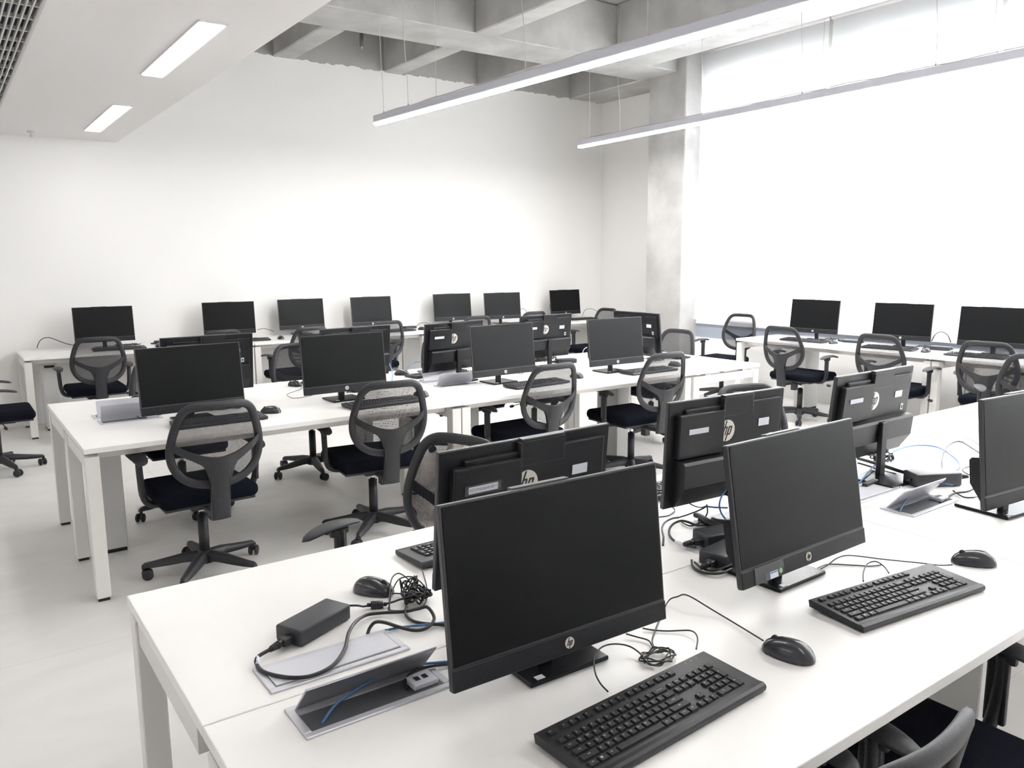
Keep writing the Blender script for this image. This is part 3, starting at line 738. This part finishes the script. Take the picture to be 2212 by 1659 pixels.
# ---- power bricks
def brick(name, loc, rz, lab, L=.165, W=.075, H=.036, group='black power bricks', lead=True, plug=True, mname='brick'):
    e = empty(name, loc, rz); tag(e, lab, 'power adapter', group)
    MB().box((0, 0, H/2+.001), (L, W, H), M[mname], bev=.006, seg=3).build('case', e)
    if plug:
        mb = MB(); mb.box((-L/2-.012, -.006, H*.45), (.03, .026, .018), M['cable'], bev=.004, seg=2)
        mb.tube([(-L/2-.024, -.006, H*.45), (-L/2-.060, -.006, H*.42)], [.009, .0055], M['cable'], 10); 
        for i in range(4): mb.tube([(-L/2-.034-i*.006, -.006, H*.44), (-L/2-.037-i*.006, -.006, H*.44)], .0092-i*.0007, M['cable'], 10)
        mb.build('plug', e)
    if lead:
        mb = MB(); mb.tube([(L/2-.002, .01, H*.5), (L/2+.022, .01, H*.45)], [.007, .003], M['cable'], 8); mb.build('strain_relief', e)
    return e
a_, b_ = at(598, 1378, z=DH+.037), at(765, 1320, z=DH+.037)
br = brick('power_brick', (.640, 1.690, DH), R(25), 'large black power brick on the front desk corner', .168, .078, .038)
bpy.context.view_layer.update()
BGt = 'power leads around the black power brick'
B_OUT = br.matrix_world @ Vector((.098, .01, .017)); B_IN = br.matrix_world @ Vector((-.138, -.006, .0165))
cable('power_lead', [B_OUT]+px([(770, 1308, .020), (785, 1310, .010), (797, 1307, .010)]), .0026, 'cable', 'thin black lead between the large power brick and its round filter', group=BGt)
fe = MB(); fa, fb = at(797, 1307, z=DH+.010), at(832, 1305, z=DH+.010)
d_ = (fb-fa); fe.cyl(fa+d_*.12, fb-d_*.12, .0095, M['cable'], 14); fe.cyl(fa-d_*.12, fa+d_*.1, .005, M['cable'], 10); fe.cyl(fb-d_*.1, fb+d_*.12, .005, M['cable'], 10)
tag(fe.build('ferrite_filter'), 'small black barrel filter between the large power brick and the tangle', 'cable filter')
cable('power_lead', px([(832, 1305, .010), (850, 1300, .010), (868, 1294, .014), (890, 1292, .02), (903, 1302, .022)]), .0026, 'cable', 'thin black lead from the barrel filter into the cable tangle', group=BGt)
cable('power_lead', [B_IN]+px([(556, 1420, .012), (556, 1438, .008), (574, 1453, .009), (622, 1463, .010), (671, 1460, .010), (718, 1438, .010), (744, 1403, .012), (753, 1368, .018), (769, 1343, .016), (790, 1329, .010), (822, 1324, .008), (873, 1321, .010), (903, 1315, .02), (924, 1312, .025), (938, 1336, .012), (924, 1355, .008), (899, 1362, .007), (864, 1355, .010), (832, 1345, .016), (811, 1344, .020), (799, 1356, .012), (794, 1371, .002)]), .0042, 'cable', 'thick black power lead looping from the large power brick over the closed power box', group=BGt)
MB_ = MB().tube(px([(556, 1419, .012), (555.5, 1437, .008)]), .0046, M['label'], 8)
tag(MB_.build('cable_tag'), 'white tag wrapped round the thick power lead', 'cable tag')
cable('power_lead', px([(878, 1311, .012), (877, 1328, .008), (892, 1341, .006), (918, 1347, .006), (950, 1349, .006), (975, 1352, .004)]), .0040, 'cable', 'thick black power lead passing behind the largest screen', group=BGt)
cable('network_cable', px([(832, 1362, .004), (866, 1355, .004), (914, 1350, .006), (950, 1346, .006), (990, 1340, .004)]), .0028, 'blue', 'blue network cable leaving the closed power box toward the largest screen')
cable('network_cable', px([(696, 1562, .004), (724, 1523, .014), (772, 1488, .022), (835, 1453, .022), (883, 1438, .016), (935, 1432, .010), (985, 1428, .006)]), .0028, 'blue', 'blue network cable coming out of the open power box nearest the camera')
cable('power_lead', px([(880, 1490, .003), (876, 1470, .010), (895, 1450, .014), (925, 1440, .012), (975, 1434, .006)]), .0032, 'cable', 'black lead rising from the nearest open power box to the screen')
tg = at(899, 1303, z=DH); tg2 = at(886, 1285, z=DH)
bundle('cable_tangle', tg, .036, .022, .030, 6, 'dense tangle of black leads tied together right of the power brick', .0030, seed=5)
bundle('cable_tangle', tg2, .026, .02, .040, 4, 'small coil of thin black lead standing behind the dense tangle', .0018, seed=9)
cable('mouse_lead', px([(842, 1318, .004), (841, 1296, .012), (845, 1254, .03), (858, 1239, .035), (874, 1245, .035), (893, 1266, .03), (900, 1290, .02)]), .0018, 'cable', 'taller thin lead arch right of the mouse behind the power brick')
cable('mouse_lead', px([(880, 1319, .004), (842, 1318, .004), (841, 1306, .010), (850, 1270, .03), (866, 1249, .038), (896, 1248, .040), (920, 1272, .02), (921, 1296, .008), (915, 1310, .01)]), .0018, 'cable', 'wider thin lead arch beside the tangle, ending at the half hidden keyboard')
cable('mouse_lead', px([(921, 1296, .006), (922, 1270, .01), (916, 1245, .012), (913, 1235, .010)]), .0018, 'cable', 'thin lead dropping from the half hidden keyboard')

# ---- behind the second front screen
brick('power_brick', (1.76, 1.405, DH), R(8), 'front black power brick half hidden behind the second front screen', .17, .085, .040)
brick('power_brick', (1.855, 1.50, DH), R(-14), 'rear black power brick behind the second front screen', .17, .08, .044)
GT = 'leads behind the second front screen'
cable('power_lead', px([(1503, 1182, .02), (1482, 1179, .012), (1466, 1172, .008), (1455, 1167, .008), (1446, 1155, .008), (1447, 1141, .012), (1457, 1130, .018), (1472, 1125, .022), (1487, 1128, .018), (1503, 1134, .012), (1520, 1134, .008), (1540, 1132, .006)]), .0040, 'cable', 'thick black lead curling left from the power bricks behind the second front screen', group=GT)
tag(MB().tube(px([(1459, 1169.5, .008), (1468, 1174, .008), (1478, 1178, .010)]), .0046, M['label'], 8).build('cable_tag'), 'white tag on the thick lead left of the power bricks', 'cable tag')
cable('power_lead', px([(1465, 1118, .008), (1482, 1113, .010), (1501, 1106, .02), (1515, 1100, .03), (1526, 1094, .04)]), .0026, 'cable', 'thin black lead rising to the sockets of the second turned away computer', group=GT)
cable('power_lead', px([(1527, 1090, .05), (1528, 1108, .03), (1519, 1122, .012), (1507, 1131, .006), (1492, 1136, .005), (1478, 1131, .005), (1472, 1126, .005)]), .0026, 'cable', 'thin black lead looping below the second turned away computer', group=GT)
cable('power_lead', px([(1424, 1117, .006), (1443, 1114, .006), (1456, 1106, .006), (1457, 1100, .006), (1450, 1094, .010)]), .0024, 'cable', 'thin black loop on the far side of the front desk between two screens', group=GT)
cable('power_lead', px([(1527, 1092, .05), (1516, 1096, .035), (1503, 1094, .03), (1490, 1088, .04)]), .0022, 'cable', 'short thin lead at the sockets of the second turned away computer', group=GT)
cable('power_lead', px([(1432, 1178, .004), (1433, 1160, .012), (1430, 1142, .012), (1437, 1128, .016), (1452, 1120, .016), (1466, 1118, .012)]), .0034, 'cable', 'thick dark lead bunched beside the right edge of the largest screen', group=GT)
cable('power_lead', px([(1502, 1112, .014), (1515, 1117, .016), (1528, 1125, .018), (1543, 1132, .018), (1558, 1136, .018), (1578, 1142, .014)]), .0095, 'cable', 'heavy black plug lead behind the second front screen', group=GT)
cable('power_lead', px([(1540, 1122, .02), (1548, 1126, .024), (1562, 1128, .024), (1580, 1132, .02)]), .0085, 'cable', 'second heavy black plug lead behind the second front screen', group=GT)
cable('network_cable', px([(1568, 1058, .10), (1558, 1074, .085), (1554, 1092, .06), (1559, 1110, .03), (1573, 1128, .012)]), .0030, 'blue', 'blue network cable curving down behind the second front screen')
cable('network_cable', px([(1527, 1094, .05), (1545, 1096, .05), (1572, 1097, .05)]), .0030, 'blue', 'short blue network cable plugged in crosswise behind the second front screen')
cable('power_lead', px([(1494, 1210, .010), (1497, 1224, .006), (1512, 1234, .006), (1532, 1239, .008), (1558, 1238, .010), (1580, 1229, .012)]), .0034, 'cable', 'black lead wound round the foot of the front power brick', group=GT)
cable('power_lead', px([(1500, 1214, .014), (1518, 1228, .010), (1545, 1232, .012), (1585, 1218, .016)]), .0030, 'cable', 'second black lead wound round the front power brick', group=GT)

# ---- behind the third front computer
brick('power_brick', (2.985, 1.445, DH), R(152), 'grey topped wedge shaped power brick beside the upright power box lid', .185, .085, .05, mname='grip' if False else 'edge')
GR = 'leads beside the third turned away front computer'
cable('network_cable', px([(1857, 1043, .012), (1880, 1015, .02), (1908, 990, .03), (1943, 970, .03), (1984, 962, .02), (2024, 966, .012), (2054, 983, .008), (2072, 1001, .006), (2070, 1013, .006), (2054, 1022, .008), (2028, 1024, .010)]), .0032, 'blue', 'blue network cable in a big loop right of the third turned away computer')
cable('power_lead', px([(2041, 1034, .03), (2035, 1008, .02), (2036, 985, .014), (2047, 964, .010), (2066, 954, .008), (2080, 956, .006), (2098, 967, .006), (2125, 984, .006)]), .0032, 'cable', 'grey black lead looping up from the wedge shaped power brick', group=GR)
cable('power_lead', px([(2079, 955, .008), (2083, 948, .012), (2090, 946, .014), (2104, 954, .010), (2125, 966, .006)]), .0016, 'cable', 'very thin lead arch left of the screen cut off by the right edge', group=GR)
cable('power_lead', px([(2125, 1000, .006), (2108, 1004, .008), (2090, 1009, .010), (2079, 1014, .010), (2086, 1022, .006), (2106, 1030, .004), (2125, 1036, .004)]), .0026, 'cable', 'bent lead left of the screen cut off by the right edge', group=GR)
cable('power_lead', px([(1853, 990, .03), (1878, 997, .03), (1908, 1006, .03), (1938, 1016, .035), (1965, 1024, .035)]), .0070, 'cable', 'heavy grey black lead entering the wedge shaped power brick', group=GR)
cable('power_lead', px([(1853, 1000, .012), (1880, 1008, .010), (1906, 1018, .008), (1935, 1024, .010)]), .0040, 'cable', 'black lead on the desk below the heavy one', group=GR)
cable('network_cable', px([(1943, 1106, .004), (1954, 1085, .016), (1973, 1064, .032), (2001, 1049, .05), (2024, 1044, .055), (2058, 1049, .05)]), .0034, 'blue', 'blue network cable rising from the open power box over the wedge brick')
cable('power_lead', px([(2030, 1086, .003), (2042, 1078, .006), (2061, 1066, .010), (2089, 1062, .010), (2107, 1054, .012), (2128, 1046, .012)]), .0040, 'cable', 'black lead from the open power box to the screen cut off by the right edge', group=GR)
cable('power_lead', px([(2059, 1060, .010), (2080, 1073, .006), (2098, 1075, .005), (2128, 1072, .005)]), .0030, 'cable', 'black lead along the desk left of the screen cut off by the right edge', group=GR)
bundle('cable_tangle', at(1905, 1000, z=DH), .055, .030, .035, 5, 'dark bunch of leads at the neck of the third turned away computer', .0032, seed=12)
o = MB().box((0, 0, .009), (.09, .022, .016), M['plastic'], bev=.004, seg=2); o.box((.052, 0, .009), (.016, .014, .008), M['alu']); o = o.build('cable_plug'); o.location = at(1878, 1049, z=DH); o.rotation_euler = (0, 0, R(8)); tag(o, 'flat black plug lying beside the upright power box lid', 'plug')

# ---- middle row
GM = 'leads on the middle desks'
cable('power_lead', px([(297, 874, .02), (292, 878, .02), (293, 892, .012), (303, 903, .004), (331, 900, .004), (364, 890, .006), (392, 884, .006)]), .0030, 'cable', 'black lead between the left end power box and screen of the middle row', group=GM)
cable('network_cable', px([(838, 778, .06), (845, 796, .04), (848, 810, .02), (846, 826, .005)]), .0030, 'blue', 'blue network cable hanging at the right side of the second middle row screen')
cable('network_cable', px([(882, 813, .006), (880, 797, .014), (889, 786, .022), (902, 782, .026), (918, 784, .026), (924, 800, .014), (919, 822, .004)]), .0030, 'blue', 'blue network cable standing in a loop on the middle row')
bundle('cable_tangle', at(925, 806, z=DH), .09, .03, .02, 4, 'thin dark leads left of the dark logo computer', .0022, seed=20)
bundle('cable_tangle', at(1012, 812, z=DH), .10, .035, .03, 5, 'leads spilling over the pale power box lid in the middle row', .0030, seed=21)
bundle('cable_tangle', at(1180, 779, z=DH), .10, .05, .05, 7, 'thick heap of black leads right of the third middle row screen', .0034, seed=22)
brick('power_brick', (at(1222, 784, z=DH).x, at(1222, 784, z=DH).y, DH), R(-15), 'black power brick behind the third chair back of the middle row', .17, .08, .036)
bundle('cable_tangle', at(770, 845, z=DH), .10, .03, .015, 4, 'thin leads under the second middle row screen', .0020, seed=23)
bundle('cable_tangle', at(480, 886, z=DH), .10, .03, .015, 4, 'thin leads seen through the left end chair mesh', .0020, seed=24)
bundle('cable_tangle', at(1128, 806, z=DH), .10, .03, .012, 4, 'thin leads under the third middle row screen', .0020, seed=25)
bundle('cable_tangle', at(1420, 780, z=DH), .12, .04, .03, 5, 'leads behind the rightmost screen of the middle row', .0024, seed=26)
cable('power_lead', px([(1273, 748, .06), (1262, 754, .05), (1259, 766, .02), (1268, 775, .004)]), .0026, 'label', 'pale lead curling left of the rightmost middle row screen', group=GM)

# ---- back wall and window rows
def wpx(L, Y=None, X=None): return [at(x, y, Y=Y, X=X) for x, y in L]
cable('power_lead', wpx([(80, 752), (83, 742), (90, 733), (104, 729), (123, 735), (142, 742), (165, 747)], Y=8.95), .0035, 'cable', 'thin lead arching above the left end of the back wall desks')
GL = 'thin leads along the back wall'
for q, l_ in (([(556, 712), (569, 710), (580, 712), (592, 716)], 'thin lead between the second and third back wall computers'), ([(897, 707), (906, 699), (918, 697), (930, 700)], 'thin lead between the fourth and fifth back wall computers'), ([(1124, 668), (1132, 667), (1140, 678), (1144, 690)], 'thin lead right of the second from right back wall computer'), ([(1258, 682), (1264, 670), (1276, 667), (1290, 672)], 'thin lead right of the rightmost back wall computer')):
    cable('power_lead', wpx(q, Y=8.9), .0030, 'cable', l_, group=GL)
bundle('cable_tangle', (1.52, 8.85), .12, .04, .02, 4, 'leads right of the leftmost back wall computer', .0026, seed=31)
brick('power_brick', (1.86, 8.85, DH), R(20), 'black power brick right of the leftmost back wall computer', .15, .08, .04)
brick('power_brick', (4.78, 8.88, DH), R(5), 'flat black power brick right of the fourth back wall computer', .17, .09, .03)
cable('power_lead', wpx([(2012, 737), (2021, 722), (2034, 717), (2047, 724), (2054, 740)], X=7.50), .0045, 'cable', 'grey lead arching right of the middle computer under the blinds')
brick('power_brick', (7.44, at(2030, 748, X=7.42).y, DH), R(-80), 'black power brick right of the middle computer under the blinds', .17, .09, .035)
brick('power_brick', (7.44, at(1840, 727, X=7.42).y, DH), R(-84), 'black power brick between the two far computers under the blinds', .18, .10, .025)
bundle('cable_tangle', (7.42, 4.68), .05, .10, .03, 4, 'leads right of the farthest computer under the blinds', .0024, seed=33)
bundle('cable_tangle', (7.42, 3.72), .05, .12, .03, 4, 'leads under the middle computer beneath the blinds', .0024, seed=34)

# ------------------------------------------------------------ office chairs
def ysurf(x, z):      # plan curve and lean of the backrest
    return -.345 + 1.15*x*x - .16*(z-.70) + .10*max(0, .62-z)
def office_chair():
    """origin on the floor under the column; sitter looks to +y"""
    e = empty('office_chair'); C = M['chairp']
    half = [(0, .938), (.075, .938), (.125, .932), (.160, .905), (.182, .855), (.200, .79), (.209, .725), (.200, .66), (.168, .603), (.115, .566), (.05, .550)]
    loop = half + [(0, .548)] + [(-x, z) for x, z in reversed(half[1:])]
    L3 = spline([(x, ysurf(x, z), z) for x, z in loop], 4, True)
    L3 = [Vector((p.x, ysurf(p.x, p.z), p.z)) for p in L3]
    MB().ring(L3, .012, .0205, Vector((0, 1, 0)), C).build('back_frame', e)
    G = []; cz = .745
    for t in [1, .85, .7, .5, .3, .1, .0]:
        r_ = []
        for p in L3+[L3[0]]:
            x = p.x*t; z = cz+(p.z-cz)*t; r_.append((x, ysurf(x, z)+.006, z))
        G.append(r_)
    MB().grid(G, M['mesh']).build('mesh_back', e)
    # Y shaped support: wide arms melting into a broad spine
    mb = MB(); n = 34; G1 = []; G2 = []; HX = .203
    def col(x):
        a = abs(x)/HX; zt = .688+.085*a**1.8; th_ = .040+.022*max(0, 1-a*1.6); zb = zt-th_
        if abs(x) <= .0445: zb = .372
        elif abs(x) < .088: zb = zb-.085*((.088-abs(x))/.043)**2
        return zb, zt
    xs = sorted(set([-HX+2*HX*i/n for i in range(n+1)]+[-.0446, -.0444, .0444, .0446]))
    for side, off in ((0, -.012), (1, -.036)):
        G = []
        for x in xs:
            zb, zt = col(x); r_ = []
            for j in range(9):
                z = zb+(zt-zb)*j/8; yy = ysurf(x, max(z, .56)) + off*(1 if abs(x) < .16 else (1-.45*(abs(x)-.16)/.044))
                if z < .56: yy += (.56-z)*.14
                if side == 1: yy += .010*abs(x/.07)**2 if abs(x) < .07 else .010
                r_.append((x, yy, z))
            G.append(r_)
        mb.grid(G, C); (G1 if side == 0 else G2).extend(G)
    for a, b in ((0, 0), (-1, -1)):
        pass
    rim = lambda A, B: mb.add([q for p_ in zip(A, B) for q in p_], [(2*i, 2*i+1, 2*i+3, 2*i+2) for i in range(len(A)-1)], C, sm=True)
    rim([r_[0] for r_ in G1], [r_[0] for r_ in G2]); rim([r_[-1] for r_ in G1], [r_[-1] for r_ in G2]); rim(G1[0], G2[0]); rim(G1[-1], G2[-1])
    mb.box((0, -.235, .395), (.075, .19, .03), C, bev=.008, seg=2)
    mb.build('back_support', e)
    # seat
    mb = MB(); mb.box((0, .03, .452), (.475, .455, .075), M['fabric'], bev=.034, seg=5)
    mb.build('seat', e)
    mb = MB(); mb.box((0, .03, .412), (.44, .42, .016), C, bev=.006, seg=2); mb.box((0, .0, .392), (.17, .26, .034), C, bev=.008, seg=2)
    mb.box((.02, -.13, .355), (.05, .05, .07), C, bev=.006, seg=2); mb.build('seat_mechanism', e)
    for s_ in (-1, 1):
        mb = MB()
        mb.tube(spline([(s_*.12, .0, .408), (s_*.20, .0, .406), (s_*.255, -.005, .425), (s_*.278, -.012, .475), (s_*.285, -.02, .56), (s_*.287, -.02, .645)], 5), [.017]*26, C, 8)
        mb.box((s_*.283, -.015, .545), (.018, .052, .17), C, bev=.006, seg=2)
        mb.box((s_*.285, -.012, .636), (.020, .085, .03), C, bev=.008, seg=2)
        mb.build('arm_bracket', e)
        mb = MB(); G = []
        for i in range(15):
            t = i/14; y = -.125+.275*t; wd = (.026+.014*math.sin(PI*min(1, t*1.1)))*(max(.02, 1-abs(2*t-1)**6))**.5
            zc = .662-.022*(2*t-1)**2 + .004; r_ = []
            for k_ in range(13):
                a = 2*PI*k_/12; r_.append((s_*.287+s_*.006*t+wd*math.cos(a), y, zc+.0105*math.sin(a)*(max(.02, 1-abs(2*t-1)**8))**.5 - .10*abs(wd*math.cos(a))*.4))
            G.append(r_)
        mb.grid(G, C); mb.add(G[0], [tuple(range(12))], C); mb.add(G[-1], [tuple(range(12))], C)
        mb.build('armrest', e)
    # lever
    MB().tube([(.07, .03, .392), (.20, .045, .385), (.262, .05, .378)], .004, M['chrome'], 6).tube([(.255, .05, .379), (.268, .05, .377), (.292, .052, .375)], [.008, .013, .011], C, 10).build('lever', e)
    # column, base
    MB().cyl((0, 0, .10), (0, 0, .32), .0255, C, 18).cyl((0, 0, .31), (0, 0, .385), .014, M['chrome'], 14).build('column', e)
    mb = MB(); mb.cyl((0, 0, .062), (0, 0, .125), .045, C, 20, r2=.034)
    for k_ in range(5):
        mx = RZ(2*PI*k_/5+.30); st = [(.03, .100, .030, .024), (.10, .099, .027, .022), (.18, .088, .023, .019), (.25, .080, .019, .015), (.288, .078, .017, .012), (.302, .070, .015, .010)]
        G = []
        for (rr, zz, hw, hh) in st: G.append([(rr, hw, zz-hh), (rr, hw*.8, zz+hh*.7), (rr, 0, zz+hh), (rr, -hw*.8, zz+hh*.7), (rr, -hw, zz-hh), (rr, hw, zz-hh)])
        mb.grid(G, C, mx); mb.add(G[-1][:5], [(0, 1, 2, 3, 4)], C, mx)
        mb.cyl((.292, 0, .08), (.292, 0, .045), .010, C, 10, mx)
    mb.build('star_base', e)
    for k_ in range(5):
        mx = RZ(2*PI*k_/5+.30) @ T(.292, 0, 0) @ RZ(.7+k_*1.3) @ T(.014, 0, 0)
        mb = MB()
        for s_ in (-1, 1): mb.tube([(0, s_*.008, .0275), (0, s_*.012, .0275), (0, s_*.021, .0275), (0, s_*.0245, .0275)], [.022, .0275, .0275, .022], C, 18, mx)
        mb.box((-.004, 0, .040), (.030, .014, .024), C, mx, bev=.004, seg=1); mb.build('caster', e)
    return e
och = office_chair(); tag(och, '', 'chair', 'black mesh back office chairs')
copies(och, [
    (1.00, 4.14, 0, 2, 'black mesh office chair at the left end of the middle row, whole base in view'),
    (1.99, 4.20, 0, -6, 'black mesh office chair second from left on the camera side of the middle row'),
    (3.09, 4.22, 0, 2, 'black mesh office chair third from left on the camera side of the middle row'),
    (4.10, 4.20, 0, -2, 'black mesh office chair on the camera side of the middle row, farthest right'),
    (1.18, 5.32, 0, 180, 'black office chair under the far side of the middle row, behind the left end chair'),
    (2.22, 5.72, 0, 172, 'black office chair beyond the middle row, its grey rimmed back beside the second screen'),
    (3.45, 5.47, 0, 184, 'black office chair beyond the middle row, only base and arm seen'),
    (4.12, 5.42, 0, 180, 'black office chair beyond the middle row near the turned desk'),
    (.27, 7.22, 0, -90, 'black office chair cut off by the left edge'),
    (1.18, 2.33, 0, 110, 'black office chair just behind the front desks, armrest showing over the desk edge'),
    (3.24, 2.24, 0, 165, 'black office chair behind the front desks, mesh peeking between two turned away computers'),
    (1.03, .85, 0, 0, 'black office chair nearest the camera at the bottom right corner'),
    (1.74, .80, 0, 0, 'black office chair cut off by the bottom right corner, tucked under the front desk'),
    (1.10, 8.10, 0, 0, 'black mesh office chair at the left end of the back wall row'),
    (2.12, 8.12, 0, 10, 'black office chair in front of the second back wall computer, only its top rim seen'),
    (2.93, 7.92, 0, 8, 'black mesh office chair in front of the third back wall computer'),
    (3.90, 8.12, 0, 4, 'black office chair in front of the fourth back wall computer, only its top rim seen'),
    (5.08, 8.12, 0, 0, 'black office chair in front of the fifth back wall computer, only its top rim seen'),
    (6.05, 8.30, 0, 0, 'black office chair before the second from right back wall computer, mesh top visible'),
    (6.80, 7.80, 0, 92, 'black office chair turned sideways near the rightmost back wall computer'),
    (5.14, 5.02, 0, 93, 'black mesh office chair pushed against the desk turned across the middle row end'),
    (7.25, 5.97, 0, 94, 'black office chair turned sideways in front of the blinds, left of the window desks'),
    (6.85, 4.66, 0, -90, 'black mesh office chair at the farthest computer under the blinds, whole star base in view'),
    (6.80, 3.66, 0, -90, 'black mesh office chair at the middle computer under the blinds'),
    (6.87, 2.86, 0, -84, 'black mesh office chair at the right edge under the blinds, left one of two'),
    (6.25, 2.42, 0, -60, 'black mesh office chair cut off by the right edge, overlapping its neighbour'),
])
